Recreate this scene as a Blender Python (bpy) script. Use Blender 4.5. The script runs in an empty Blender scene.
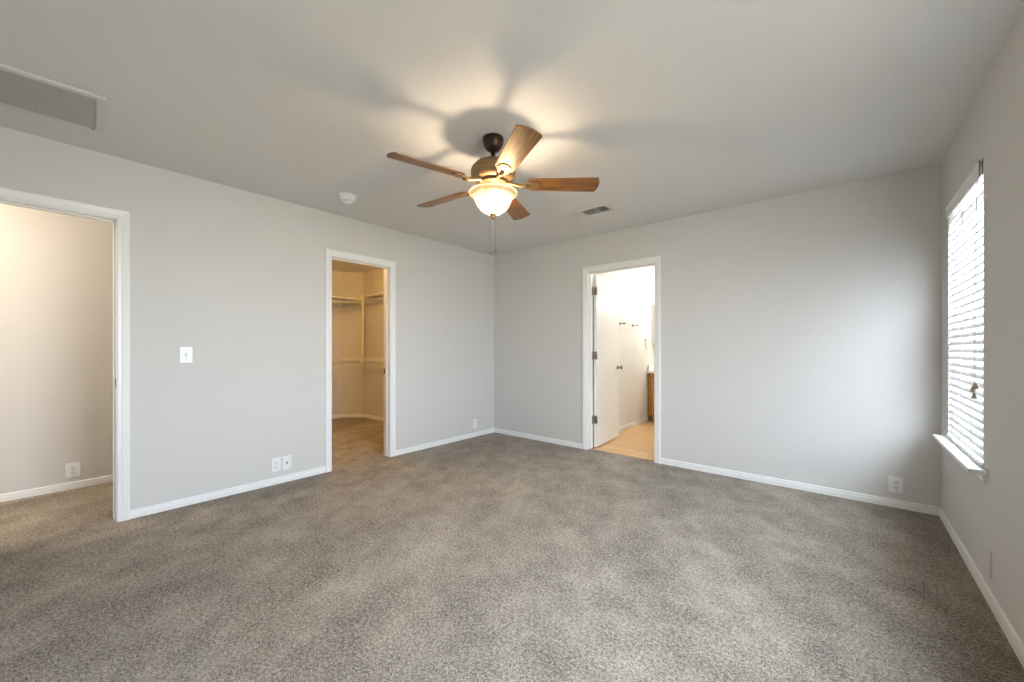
import bpy, bmesh, math, random
from mathutils import Vector, Matrix

random.seed(7)
S = bpy.context.scene
COL = S.collection
PI = math.pi

# ------------------------------------------------------------------ camera
F_PX, CY, EYE = 393.74, 348.23, 1.161
YAW = math.radians(40.29)
cam_d = bpy.data.cameras.new('camera')
cam_d.sensor_fit = 'HORIZONTAL'
cam_d.sensor_width = 36.0
cam_d.lens = 36.0 * F_PX / 1024.0
cam_d.shift_y = (CY - 341.0) / 1024.0
cam_d.clip_start = 0.02
cam = bpy.data.objects.new('camera', cam_d)
cam.location = (0, 0, EYE)
cam.rotation_euler = (PI / 2, 0, YAW)
COL.objects.link(cam)
S.camera = cam

# ------------------------------------------------------------------ view, world
S.view_settings.view_transform = 'Standard'
S.view_settings.look = 'None'
S.view_settings.gamma = 1.0
S.view_settings.use_curve_mapping = False
S.view_settings.exposure = 0.0

SKY = 29.0
w = bpy.data.worlds.new('sky')
S.world = w
w.use_nodes = True
bg = w.node_tree.nodes['Background']
_tc = w.node_tree.nodes.new('ShaderNodeTexCoord')
_sp = w.node_tree.nodes.new('ShaderNodeSeparateXYZ')
_rp = w.node_tree.nodes.new('ShaderNodeValToRGB')
_mr = w.node_tree.nodes.new('ShaderNodeMapRange')
_mr.inputs['From Min'].default_value = -1.0
_mr.inputs['From Max'].default_value = 1.0
_els = _rp.color_ramp.elements
while len(_els) < 6:
    _els.new(0.5)
for _e, (_p, _c) in zip(_els, (
        (0.00, (0.080, 0.076, 0.068)),      # dark downward band, added to keep light off the ceiling
        (0.28, (0.120, 0.115, 0.100)),
        (0.40, (0.520, 0.510, 0.470)),      # bright band below the horizon, added to light the upper left wall
        (0.49, (0.740, 0.740, 0.720)),      # added brightening, rising to the horizon
        (0.52, (0.880, 0.930, 1.060)),      # overcast sky
        (1.00, (0.770, 0.870, 1.060)))):
    _e.position = _p
    _e.color = (*_c, 1)
w.node_tree.links.new(_tc.outputs['Generated'], _sp.inputs[0])
w.node_tree.links.new(_sp.outputs['Z'], _mr.inputs['Value'])
w.node_tree.links.new(_mr.outputs['Result'], _rp.inputs['Fac'])
w.node_tree.links.new(_rp.outputs['Color'], bg.inputs[0])
bg.inputs[1].default_value = SKY

H = 2.44                       # ceiling height
XL, XR = -3.716, 0.504         # room faces of left and right walls
YB, YR = 4.0, -0.55            # room faces of back and rear walls
TH = 0.115                     # wall thickness
WIN1 = (2.905, 3.75, 0.57, 2.07)   # y0 y1 z0 z1
WIN2 = (0.40, 1.93, 0.57, 2.07)
FAN = (-1.6397, 1.7563)


def light(name, kind, loc, energy, color, size, rot=None, size_y=None):
    d = bpy.data.lights.new(name, kind)
    d.energy = energy
    d.color = color
    if kind == 'POINT':
        d.shadow_soft_size = size
    else:
        d.size = size
        if size_y:
            d.shape = 'RECTANGLE'
            d.size_y = size_y
    o = bpy.data.objects.new(name, d)
    o.location = loc
    if rot:
        o.rotation_euler = rot
    COL.objects.link(o)
    return o


# portals that tell the renderer where the sky comes in
for nm, (y0, y1, z0, z1) in (('window_portal', WIN1), ('window_portal', WIN2)):
    p = light(nm, 'AREA', (XR + TH + 0.02, (y0 + y1) / 2, (z0 + z1) / 2), 1.0, (1, 1, 1),
              y1 - y0, (0, PI / 2, 0), None)
    p.data.shape = 'RECTANGLE'
    p.data.size = z1 - z0
    p.data.size_y = y1 - y0
    p.data.cycles.is_portal = True

# lamps of the neighbouring rooms plus an added bathroom fill, all above the door heads
light('hall_ceiling_lamp', 'POINT', (-4.32, -1.30, 2.30), 90, (1.0, 0.83, 0.64), 0.09)
light('closet_ceiling_lamp', 'POINT', (-4.45, 2.20, 2.285), 56, (1.0, 0.55, 0.16), 0.06)
light('bathroom_fill_lamp', 'POINT', (-1.62, 5.60, 2.36), 31, (1.0, 0.96, 0.88), 0.09)  # unseen lamp, added to brighten the carpet past the doorway
for i in range(3):
    light('vanity_lamp', 'POINT', (-2.1 + 0.25 * i, 6.68, 2.02), 12.5, (1.0, 0.96, 0.88), 0.06)

# ------------------------------------------------------------------ materials


def mat(name, color, rough=0.5, metal=0.0, spec=0.5):
    m = bpy.data.materials.new(name)
    m.use_nodes = True
    b = m.node_tree.nodes['Principled BSDF']
    b.inputs['Base Color'].default_value = (*color, 1)
    b.inputs['Roughness'].default_value = rough
    b.inputs['Metallic'].default_value = metal
    b.inputs['Specular IOR Level'].default_value = spec
    return m


def nd(m, kind, **kw):
    n = m.node_tree.nodes.new(kind)
    for k, v in kw.items():
        setattr(n, k, v)
    return n


def lk(m, a, b):
    m.node_tree.links.new(a, b)


def bsdf(m):
    return m.node_tree.nodes['Principled BSDF']


def coords(m, scale=(1, 1, 1)):
    tc = nd(m, 'ShaderNodeTexCoord')
    mp = nd(m, 'ShaderNodeMapping')
    mp.inputs['Scale'].default_value = scale
    lk(m, tc.outputs['Object'], mp.inputs['Vector'])
    return mp.outputs['Vector']


def noise(m, vec, scale, detail=2, rough=0.5):
    n = nd(m, 'ShaderNodeTexNoise')
    n.inputs['Scale'].default_value = scale
    n.inputs['Detail'].default_value = detail
    n.inputs['Roughness'].default_value = rough
    lk(m, vec, n.inputs['Vector'])
    return n.outputs['Fac']


def ramp(m, fac, stops):
    r = nd(m, 'ShaderNodeValToRGB')
    els = r.color_ramp.elements
    while len(els) < len(stops):
        els.new(0.5)
    for e, (p, c) in zip(els, stops):
        e.position = p
        e.color = (*c, 1)
    lk(m, fac, r.inputs['Fac'])
    return r.outputs['Color']


def bump(m, height, strength, dist):
    b = nd(m, 'ShaderNodeBump')
    b.inputs['Strength'].default_value = strength
    b.inputs['Distance'].default_value = dist
    lk(m, height, b.inputs['Height'])
    lk(m, b.outputs['Normal'], bsdf(m).inputs['Normal'])


def mixcol(m, fac, a, b, mode='MIX'):
    x = nd(m, 'ShaderNodeMix', data_type='RGBA', blend_type=mode)
    if hasattr(fac, 'links'):
        lk(m, fac, x.inputs[0])
    else:
        x.inputs[0].default_value = fac
    lk(m, a, x.inputs[6])
    lk(m, b, x.inputs[7])
    return x.outputs[2]


def paint(name, color, tex=0.25, scale=70):
    m = mat(name, color, 0.65, spec=0.3)
    v = coords(m)
    n = noise(m, v, scale, 3, 0.55)
    bump(m, n, tex, 0.004)
    return m


M = {}
M['wall'] = paint('greige_wall_paint', (0.61, 0.60, 0.58))
M['hallwall'] = M['wall']
M['bathwall'] = paint('white_wall_paint', (0.74, 0.73, 0.69), 0.2)
M['ceiling'] = paint('ceiling_paint', (0.70, 0.69, 0.67), 0.45, 60)
M['trim'] = mat('white_trim_paint', (0.80, 0.80, 0.79), 0.35)
M['door'] = mat('white_door_paint', (0.80, 0.79, 0.75), 0.4)
M['shelf'] = mat('white_shelf_paint', (0.72, 0.70, 0.66), 0.45)
M['plastic'] = mat('white_plastic', (0.80, 0.80, 0.79), 0.35)
M['slot'] = mat('dark_slot', (0.05, 0.045, 0.04), 0.6)
M['grille'] = mat('white_enamel_metal', (0.62, 0.61, 0.58), 0.4)
M['grille_slat'] = mat('grey_grille_slat', (0.40, 0.39, 0.36), 0.5)  # louvers and ribs, a darker grey than the frame
M['filter'] = mat('grey_air_filter', (0.42, 0.41, 0.38), 0.9)
M['duct'] = mat('duct_dark', (0.10, 0.09, 0.08), 0.8)
M['bronze'] = mat('oil_rubbed_bronze', (0.055, 0.03, 0.02), 0.35, 0.7)
M['agedbronze'] = mat('aged_bronze_motor', (0.30, 0.19, 0.09), 0.38, 0.65)
M['hinge'] = mat('satin_nickel', (0.30, 0.27, 0.23), 0.35, 0.9)
M['chrome'] = mat('chrome', (0.55, 0.53, 0.50), 0.2, 1.0)
M['slat'] = mat('white_faux_wood_slat', (0.82, 0.83, 0.83), 0.4)
M['vinylframe'] = mat('white_vinyl_window', (0.80, 0.81, 0.82), 0.35)
M['cord'] = mat('white_cord', (0.75, 0.75, 0.73), 0.7)
M['tassel'] = mat('beige_wood_tassel', (0.42, 0.36, 0.26), 0.5)
M['counter'] = mat('white_countertop', (0.82, 0.80, 0.76), 0.2)
M['chain'] = mat('brass_chain', (0.16, 0.14, 0.11), 0.45, 0.6)

m = mat('clear_clip', (0.20, 0.18, 0.14), 0.3)
M['clip'] = m

# carpet: salt-and-pepper pile with trodden patches of its own
m = M['carpet'] = mat('cut_pile_carpet', (0.2, 0.19, 0.18), 0.95, spec=0.1)
v = coords(m)
n1 = noise(m, v, 175, 3, 0.85)
nw = noise(m, v, 4.6, 6, 0.74)
mp_r = nd(m, 'ShaderNodeMapping')
mp_r.inputs['Rotation'].default_value = (0, 0, math.radians(-32))
lk(m, v, mp_r.inputs['Vector'])
mp_s = nd(m, 'ShaderNodeMapping')
mp_s.inputs['Scale'].default_value = (2.6, 0.7, 1.0)
lk(m, mp_r.outputs[0], mp_s.inputs['Vector'])
ns = noise(m, mp_s.outputs[0], 1.1, 5, 0.68)
n3 = noise(m, v, 70, 2, 0.65)


def madd(m, a, k, b):
    q = nd(m, 'ShaderNodeMath', operation='MULTIPLY_ADD')
    lk(m, a, q.inputs[0])
    q.inputs[1].default_value = k
    if hasattr(b, 'links'):
        lk(m, b, q.inputs[2])
    else:
        q.inputs[2].default_value = b
    return q.outputs[0]


# trodden patches show as more of the dark tufts, not as a tint
lean = madd(m, nw, 0.38, madd(m, ns, 0.32, -0.345))
tuft = madd(m, n3, 0.60, madd(m, lean, 1.0, madd(m, n1, 1.5, -0.55)))
base = ramp(m, tuft, [(0.24, (0.050, 0.041, 0.032)), (0.40, (0.165, 0.138, 0.110)),
                      (0.54, (0.340, 0.287, 0.226)), (0.76, (0.600, 0.518, 0.420))])
lk(m, base, bsdf(m).inputs['Base Color'])
bsdf(m).inputs['Sheen Weight'].default_value = 0.1
bump(m, n1, 0.9, 0.010)

# wood-look vinyl planks of the bathroom
m = M['vinyl'] = mat('oak_vinyl_plank', (0.6, 0.42, 0.25), 0.35)
v = coords(m, (1, 1, 1))
br = nd(m, 'ShaderNodeTexBrick')
br.inputs['Scale'].default_value = 1.0
br.inputs['Brick Width'].default_value = 0.9
br.inputs['Row Height'].default_value = 0.15
br.inputs['Mortar Size'].default_value = 0.0015
br.inputs['Color1'].default_value = (0.76, 0.50, 0.25, 1)
br.inputs['Color2'].default_value = (0.67, 0.42, 0.20, 1)
br.inputs['Mortar'].default_value = (0.25, 0.16, 0.09, 1)
lk(m, v, br.inputs['Vector'])
v2 = coords(m, (1.5, 22, 1))
g = noise(m, v2, 3, 4, 0.6)
gr = ramp(m, g, [(0.3, (0.78, 0.74, 0.68)), (0.7, (1.1, 1.1, 1.1))])
lk(m, mixcol(m, 1.0, br.outputs['Color'], gr, 'MULTIPLY'), bsdf(m).inputs['Base Color'])


def wood(name, dark, light_, scale_vec, rough):
    m = mat(name, light_, rough)
    v = coords(m, scale_vec)
    wv = nd(m, 'ShaderNodeTexWave', wave_type='BANDS', bands_direction='Y')
    wv.inputs['Scale'].default_value = 1.2
    wv.inputs['Distortion'].default_value = 7
    wv.inputs['Detail'].default_value = 3
    wv.inputs['Detail Scale'].default_value = 1.5
    lk(m, v, wv.inputs['Vector'])
    n = noise(m, v, 9, 4, 0.65)
    a = ramp(m, wv.outputs['Fac'], [(0.15, dark), (0.75, light_)])
    b = ramp(m, n, [(0.3, (0.6, 0.55, 0.5)), (0.65, (1.1, 1.1, 1.1))])
    lk(m, mixcol(m, 1.0, a, b, 'MULTIPLY'), bsdf(m).inputs['Base Color'])
    return m


m = M['blade'] = mat('walnut_fan_blade', (0.3, 0.13, 0.04), 0.36)
v = coords(m, (1.6, 20, 20))
ga = noise(m, v, 2.2, 5, 0.62)
lk(m, ramp(m, ga, [(0.32, (0.030, 0.012, 0.004)), (0.45, (0.150, 0.066, 0.018)), (0.57, (0.290, 0.120, 0.028)),
                   (0.70, (0.070, 0.030, 0.009))]), bsdf(m).inputs['Base Color'])
M['oak'] = wood('oak_cabinet', (0.42, 0.21, 0.05), (0.62, 0.36, 0.11), (9, 9, 1.2), 0.4)

# frosted alabaster bowl
m = M['bowl'] = bpy.data.materials.new('frosted_alabaster_glass')
m.use_nodes = True
nt = m.node_tree
nt.nodes.clear()
out = nd(m, 'ShaderNodeOutputMaterial')
tr = nd(m, 'ShaderNodeBsdfTranslucent')
df = nd(m, 'ShaderNodeBsdfDiffuse')
gl = nd(m, 'ShaderNodeBsdfGlossy')
gl.inputs['Roughness'].default_value = 0.25
mx = nd(m, 'ShaderNodeMixShader')
mx2 = nd(m, 'ShaderNodeMixShader')
tc = nd(m, 'ShaderNodeTexCoord')
nn = noise(m, tc.outputs['Object'], 14, 3, 0.6)
cc = ramp(m, nn, [(0.35, (0.92, 0.83, 0.68)), (0.65, (0.97, 0.93, 0.84))])
lk(m, cc, tr.inputs['Color'])
lk(m, cc, df.inputs['Color'])
mx.inputs[0].default_value = 0.45
lk(m, tr.outputs[0], mx.inputs[1])
lk(m, df.outputs[0], mx.inputs[2])
mx2.inputs[0].default_value = 0.05
lk(m, mx.outputs[0], mx2.inputs[1])
lk(m, gl.outputs[0], mx2.inputs[2])
tp = nd(m, 'ShaderNodeBsdfTransparent')
lk(m, cc, tp.inputs['Color'])
mx3 = nd(m, 'ShaderNodeMixShader')
mx3.inputs[0].default_value = 0.74
lk(m, mx2.outputs[0], mx3.inputs[1])
lk(m, tp.outputs[0], mx3.inputs[2])
lk(m, mx3.outputs[0], out.inputs['Surface'])

# window pane
m = M['pane'] = bpy.data.materials.new('window_glass')
m.use_nodes = True
m.node_tree.nodes.clear()
out = nd(m, 'ShaderNodeOutputMaterial')
tp = nd(m, 'ShaderNodeBsdfTransparent')
tp.inputs['Color'].default_value = (0.96, 0.98, 0.97, 1)
gl = nd(m, 'ShaderNodeBsdfGlossy')
gl.inputs['Roughness'].default_value = 0.02
mx = nd(m, 'ShaderNodeMixShader')
mx.inputs[0].default_value = 0.06
lk(m, tp.outputs[0], mx.inputs[1])
lk(m, gl.outputs[0], mx.inputs[2])
lk(m, mx.outputs[0], out.inputs['Surface'])
M['mirror'] = mat('mirror_glass', (0.85, 0.86, 0.85), 0.03, 1.0)

# ------------------------------------------------------------------ mesh helpers


class MB:
    """Collects shapes, builds one mesh object."""

    def __init__(self):
        self.bm = bmesh.new()
        self.mi = 0

    def _finish(self, verts, mtx):
        if mtx is not None:
            bmesh.ops.transform(self.bm, matrix=mtx, verts=verts)

    def _merge(self, b2, mtx=None):
        if mtx is not None:
            b2.transform(mtx)
        me = bpy.data.meshes.new('tmp')
        for f in b2.faces:
            f.material_index = self.mi
        b2.to_mesh(me)
        b2.free()
        self.bm.from_mesh(me)
        bpy.data.meshes.remove(me)
        return self

    def box(self, lo, hi, bev=0.0, mtx=None, seg=2):
        b = bmesh.new()
        lo = Vector(lo)
        hi = Vector(hi)
        bmesh.ops.create_cube(b, size=1.0)
        b.transform(Matrix.Translation((lo + hi) / 2) @ Matrix.Diagonal((*(hi - lo), 1)))
        if bev:
            bmesh.ops.bevel(b, geom=list(b.edges), offset=bev, segments=seg, affect='EDGES', profile=0.5)
        return self._merge(b, mtx)

    def lathe(self, prof, segs=32, mtx=None, cap=True):
        b = bmesh.new()
        rings = []
        for r, z in prof:
            if r < 1e-6:
                rings.append([b.verts.new((0, 0, z))])
            else:
                rings.append([b.verts.new((r * math.cos(2 * PI * i / segs), r * math.sin(2 * PI * i / segs), z))
                              for i in range(segs)])
        for a, c in zip(rings, rings[1:]):
            for i in range(segs):
                j = (i + 1) % segs
                if len(a) == 1 and len(c) == 1:
                    continue
                if len(a) == 1:
                    b.faces.new((a[0], c[i], c[j]))
                elif len(c) == 1:
                    b.faces.new((a[i], c[0], a[j]))
                else:
                    b.faces.new((a[i], c[i], c[j], a[j]))
        if cap:
            for r in (rings[0], rings[-1]):
                if len(r) > 1:
                    b.faces.new(r)
        for f in b.faces:
            f.smooth = True
        bmesh.ops.recalc_face_normals(b, faces=list(b.faces))
        return self._merge(b, mtx)

    def tube(self, pts, r, segs=10, closed=False):
        b = bmesh.new()
        pts = [Vector(p) for p in pts]
        n = len(pts)
        rings = []
        up = Vector((0, 0, 1))
        for i, p in enumerate(pts):
            if closed:
                d = pts[(i + 1) % n] - pts[i - 1]
            else:
                d = pts[min(i + 1, n - 1)] - pts[max(i - 1, 0)]
            d.normalize()
            ref = up if abs(d.z) < 0.95 else Vector((1, 0, 0))
            a = d.cross(ref).normalized()
            c = d.cross(a).normalized()
            rr = r[i] if isinstance(r, (list, tuple)) else r
            rings.append([b.verts.new(p + a * rr * math.cos(2 * PI * k / segs) + c * rr * math.sin(2 * PI * k / segs))
                          for k in range(segs)])
        pairs = list(zip(rings, rings[1:]))
        if closed:
            pairs.append((rings[-1], rings[0]))
        for a, c in pairs:
            for k in range(segs):
                j = (k + 1) % segs
                b.faces.new((a[k], c[k], c[j], a[j]))
        if not closed:
            b.faces.new(rings[0])
            b.faces.new(rings[-1])
        for f in b.faces:
            f.smooth = True
        bmesh.ops.recalc_face_normals(b, faces=list(b.faces))
        return self._merge(b)

    def prism(self, outline, z0, z1, mtx=None, bev=0.0):
        b = bmesh.new()
        vs = [b.verts.new((x, y, z0)) for x, y in outline]
        f = b.faces.new(vs)
        r = bmesh.ops.extrude_face_region(b, geom=[f])
        bmesh.ops.translate(b, vec=(0, 0, z1 - z0), verts=[g for g in r['geom'] if isinstance(g, bmesh.types.BMVert)])
        bmesh.ops.recalc_face_normals(b, faces=list(b.faces))
        if bev:
            bmesh.ops.bevel(b, geom=list(b.edges), offset=bev, segments=2, affect='EDGES', profile=0.5)
        return self._merge(b, mtx)

    def sweep(self, stations, closed_ends=True):
        """stations: list of equal-length lists of 3-D points (closed profile)"""
        b = bmesh.new()
        rings = [[b.verts.new(p) for p in st] for st in stations]
        k = len(rings[0])
        for a, c in zip(rings, rings[1:]):
            for i in range(k):
                j = (i + 1) % k
                b.faces.new((a[i], c[i], c[j], a[j]))
        if closed_ends:
            b.faces.new(rings[0])
            b.faces.new(rings[-1])
        bmesh.ops.recalc_face_normals(b, faces=list(b.faces))
        return self._merge(b)

    def build(self, name, mats, parent=None, loc=None, rot=None, origin=None):
        me = bpy.data.meshes.new(name)
        if origin is not None:
            self.bm.transform(Matrix.Translation(-Vector(origin)))
        self.bm.to_mesh(me)
        self.bm.free()
        for mm in (mats if isinstance(mats, (list, tuple)) else [mats]):
            me.materials.append(mm)
        o = bpy.data.objects.new(name, me)
        COL.objects.link(o)
        if parent is not None:
            o.parent = parent
        if origin is not None:
            o.location = origin
        if loc is not None:
            o.location = loc
        if rot is not None:
            o.rotation_euler = rot
        return o


def tag(o, label, cat, group=None):
    o['label'] = label
    o['category'] = cat
    if group:
        o['group'] = group
    return o


def struct(o, label=None, cat=None):
    o['kind'] = 'structure'
    if label:
        o['label'] = label
    if cat:
        o['category'] = cat
    return o


def empty(name, loc, rot=(0, 0, 0)):
    o = bpy.data.objects.new(name, None)
    o.location = loc
    o.rotation_euler = rot
    o.empty_display_size = 0.1
    COL.objects.link(o)
    return o


# ------------------------------------------------------------------ shell
HX = -4.87          # hall far wall face
HY0, HY1 = -2.4, 0.95
CX = -6.45          # closet far wall face
CY0, CY1 = 1.07, 3.44
BX0, BX1 = -2.415, -0.2    # bathroom side walls
BY1 = 6.86

D1 = (-0.44, 0.296, 2.022)      # hall door opening: y0 y1 top
D2 = (1.742, 2.362, 2.028)      # closet door opening
D3 = (-2.250, -1.490, 2.026)    # bathroom door opening: x0 x1 top

JT = 0.018          # jamb thickness (walls stop this far outside the finished opening)


def wall_with_holes(name, axis, face, back, s0, s1, holes, material, label=None):
    """axis 'x': wall plane at x=face..back, running along y. holes: (a,b,z0,z1)."""
    mb = MB()
    ss = sorted({s0, s1, *[h[0] for h in holes], *[h[1] for h in holes]})
    for a, b in zip(ss, ss[1:]):
        hs = [h for h in holes if h[0] <= a + 1e-6 and h[1] >= b - 1e-6]
        spans = [(0, H)]
        for h in hs:
            nsp = []
            for z0, z1 in spans:
                if h[2] > z0:
                    nsp.append((z0, h[2]))
                if h[3] < z1:
                    nsp.append((h[3], z1))
            spans = nsp
        for z0, z1 in spans:
            lo, hi = min(face, back), max(face, back)
            if axis == 'x':
                mb.box((lo, a, z0), (hi, b, z1))
            else:
                mb.box((a, lo, z0), (b, hi, z1))
    # drop inner faces so the paint runs unbroken
    bmesh.ops.remove_doubles(mb.bm, verts=list(mb.bm.verts), dist=1e-5)
    seen = {}
    kill = []
    for f in mb.bm.faces:
        key = tuple(sorted(v.index for v in f.verts))
        if key in seen:
            kill += [f, seen[key]]
        seen[key] = f
    mb.bm.verts.index_update()
    if kill:
        bmesh.ops.delete(mb.bm, geom=list(set(kill)), context='FACES_ONLY')
    return struct(mb.build(name, material), label)


def hole(d):
    return (d[0] - JT, d[1] + JT, 0.0, d[2] + JT)


wall_with_holes('wall_left', 'x', XL, XL - TH, HY0 - TH, YB + TH, [hole(D1), hole(D2)], M['wall'])
wall_with_holes('wall_back', 'y', YB, YB + TH, XL, XR + TH, [hole(D3)], M['wall'])
wall_with_holes('wall_right', 'x', XR, XR + TH, YR - TH, YB, [WIN1, WIN2], M['wall'])
wall_with_holes('wall_rear', 'y', YR, YR - TH, XL, XR, [], M['wall'])
# hall
mb = MB()
mb.box((HX - TH, HY0 - TH, 0), (HX, HY1 + TH, H))
mb.box((HX, HY0 - TH, 0), (XL - TH, HY0, H))
mb.box((HX, HY1, 0), (XL - TH, HY1 + TH, H))
struct(mb.build('wall_hall', M['hallwall']))
# closet, with its clipped far corner
PA, PB = (CX, 3.20), (-6.20, CY1)
mb = MB()
mb.box((CX - TH, CY0 - TH, 0), (CX, PA[1], H))
mb.prism([PA, PB, (PB[0], CY1 + TH), (CX - TH, CY1 + TH), (CX - TH, PA[1])], 0, H)
mb.box((PB[0], CY1, 0), (XL - TH, CY1 + TH, H))
mb.box((CX, CY0 - TH, 0), (HX - TH, CY0, H))
struct(mb.build('wall_closet', M['wall']))
# bathroom
mb = MB()
mb.box((BX0 - TH, YB + TH, 0), (BX0, BY1 + TH, H))
mb.box((BX0, BY1, 0), (BX1 + TH, BY1 + TH, H))
mb.box((BX1, YB + TH, 0), (BX1 + TH, BY1, H))
# inner faces of the bedroom walls seen from the bathroom stay the bedroom's
struct(mb.build('wall_bathroom', M['bathwall']))

mb = MB()
mb.box((CX - TH, HY0 - TH, -0.10), (XR + TH, YB + 0.055, 0.0))
struct(mb.build('floor', M['carpet']))
mb = MB()
mb.box((BX0 - TH, YB + 0.055, -0.10), (BX1 + TH, BY1 + TH, -0.004))
struct(mb.build('floor_bathroom', M['vinyl']))
mb = MB()
mb.box((CX - TH, HY0 - TH, H), (XR + TH, BY1 + TH, H + 0.12))
struct(mb.build('ceiling', M['ceiling']))

# ------------------------------------------------------------------ baseboards
BB = [(0, 0), (0.012, 0), (0.012, 0.034), (0.0095, 0.040), (0.0095, 0.045), (0.011, 0.049), (0.008, 0.056), (0, 0.058)]


def base_run(mb, p0, p1, n, ext0=0.0, ext1=0.0):
    """p0,p1 on the wall face; n = unit normal into the room. ext: mitre lengthening at the front"""
    p0 = Vector((*p0, 0))
    p1 = Vector((*p1, 0))
    d = (p1 - p0).normalized()
    n = Vector((*n, 0)).normalized()
    st = []
    for p, e in ((p0, ext0), (p1, ext1)):
        st.append([p + n * t + d * (e * t / 0.012) + Vector((0, 0, z)) for t, z in BB])
    mb.sweep(st)


CW = 0.060          # casing width
REV = 0.005         # reveal
E12 = 0.012
mb = MB()
base_run(mb, (XL, D1[1] + REV + CW), (XL, D2[0] - REV - CW), (1, 0))
base_run(mb, (XL, D2[1] + REV + CW), (XL, YB), (1, 0), 0, -E12)
struct(mb.build('baseboard_left', M['trim']))
mb = MB()
base_run(mb, (XL, YB), (D3[0] - REV - CW, YB), (0, -1), E12, 0)
base_run(mb, (D3[1] + REV + CW, YB), (XR, YB), (0, -1), 0, -E12)
struct(mb.build('baseboard_back', M['trim']))
mb = MB()
base_run(mb, (XR, YB), (XR, YR), (-1, 0), E12, -E12)
struct(mb.build('baseboard_right', M['trim']))
mb = MB()
base_run(mb, (HX, HY1), (HX, HY0), (1, 0), 0, 0)
struct(mb.build('baseboard_hall', M['trim']))
mb = MB()
base_run(mb, (CX, CY0), PA, (1, 0), 0, -0.005)
base_run(mb, PA, PB, (PB[1] - PA[1], -(PB[0] - PA[0])), 0.005, -0.005)
base_run(mb, PB, (XL - TH, CY1), (0, -1), 0.005, 0)
struct(mb.build('baseboard_closet', M['trim']))
mb = MB()
base_run(mb, (BX0, YB + TH), (BX0, 6.165), (1, 0))
struct(mb.build('baseboard_bathroom', M['trim']))

# ------------------------------------------------------------------ door casings and jambs
CASE = [(0, 0), (0, 0.009), (0.004, 0.012), (0.020, 0.012), (0.024, 0.0145), (0.040, 0.0165), (0.052, 0.018),
        (0.058, 0.017), (CW, 0.013), (CW, 0)]


def door_trim(name, a, b, top, P, depth, stop_at):
    """P(s, z, n): s along the wall, n out of the room face (negative = into the wall)."""
    mb = MB()
    for face, sg in ((0.0, 1), (-TH, -1)):
        i0, i1, t = a - REV, b + REV, top + REV
        st = []
        for k in range(4):
            ring = []
            for wdt, th in CASE:
                n = face + sg * th
                if k == 0:
                    ring.append(P(i0 - wdt, 0, n))
                elif k == 1:
                    ring.append(P(i0 - wdt, t + wdt, n))
                elif k == 2:
                    ring.append(P(i1 + wdt, t + wdt, n))
                else:
                    ring.append(P(i1 + wdt, 0, n))
            st.append(ring)
        mb.sweep(st)
    o = struct(mb.build(name, M['trim']))

    def pb(mb, s0, s1, z0, z1, n0, n1, bev=0.0):
        p, q = P(s0, z0, n0), P(s1, z1, n1)
        mb.box([min(p[i], q[i]) for i in range(3)], [max(p[i], q[i]) for i in range(3)], bev)
    j = MB()
    e = JT - 0.001
    pb(j, a - e, a, 0, top, -TH, 0)
    pb(j, b, b + e, 0, top, -TH, 0)
    pb(j, a - e, b + e, top, top + e, -TH, 0)
    j.build('door_jamb', M['trim'], o)
    s = MB()
    n0, n1 = stop_at
    pb(s, a, a + 0.010, 0, top - 0.010, n0, n1, 0.002)
    pb(s, b - 0.010, b, 0, top - 0.010, n0, n1, 0.002)
    pb(s, a, b, top - 0.010, top, n0, n1, 0.002)
    s.build('door_stop', M['trim'], o)
    return o, pb


PL = lambda s, z, n: (XL + n, s, z)
PBk = lambda s, z, n: (s, YB - n, z)
t1, pb1 = door_trim('trim_1', *D1, PL, TH, (-0.075, -0.040))
t2, pb2 = door_trim('trim_2', *D2, PL, TH, (-0.075, -0.040))
t3, pb3 = door_trim('trim_3', *D3, PBk, TH, (-0.075, -0.040))
mb = MB()
pb1(mb, D1[1] - 0.002, D1[1], 0.90, 0.957, -0.036, -0.006, 0.0008)
mb.mi = 1
pb1(mb, D1[1] - 0.0026, D1[1] - 0.001, 0.915, 0.942, -0.028, -0.014)
o = mb.build('strike_plate', [M['bronze'], M['slot']], t1)
o['label'] = 'dark bronze strike plate'
mb = MB()
pb2(mb, D2[1] - 0.002, D2[1], 0.885, 0.942, -0.110, -0.078, 0.0008)
mb.mi = 1
pb2(mb, D2[1] - 0.0026, D2[1] - 0.001, 0.90, 0.927, -0.102, -0.088)
o = mb.build('strike_plate', [M['bronze'], M['slot']], t2)
o['label'] = 'dark bronze strike plate'

# bathroom door leaf, swung into the bathroom a little past square
LW, LT, LH = 0.750, 0.035, 2.008
leaf_ang = math.radians(94.8)
door = empty('door_3', (D3[0] + 0.004, YB + TH + 0.006, 0.008), (0, 0, leaf_ang))
struct(door, 'white flush bathroom door swung open against the side', 'door')
mb = MB()
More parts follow.
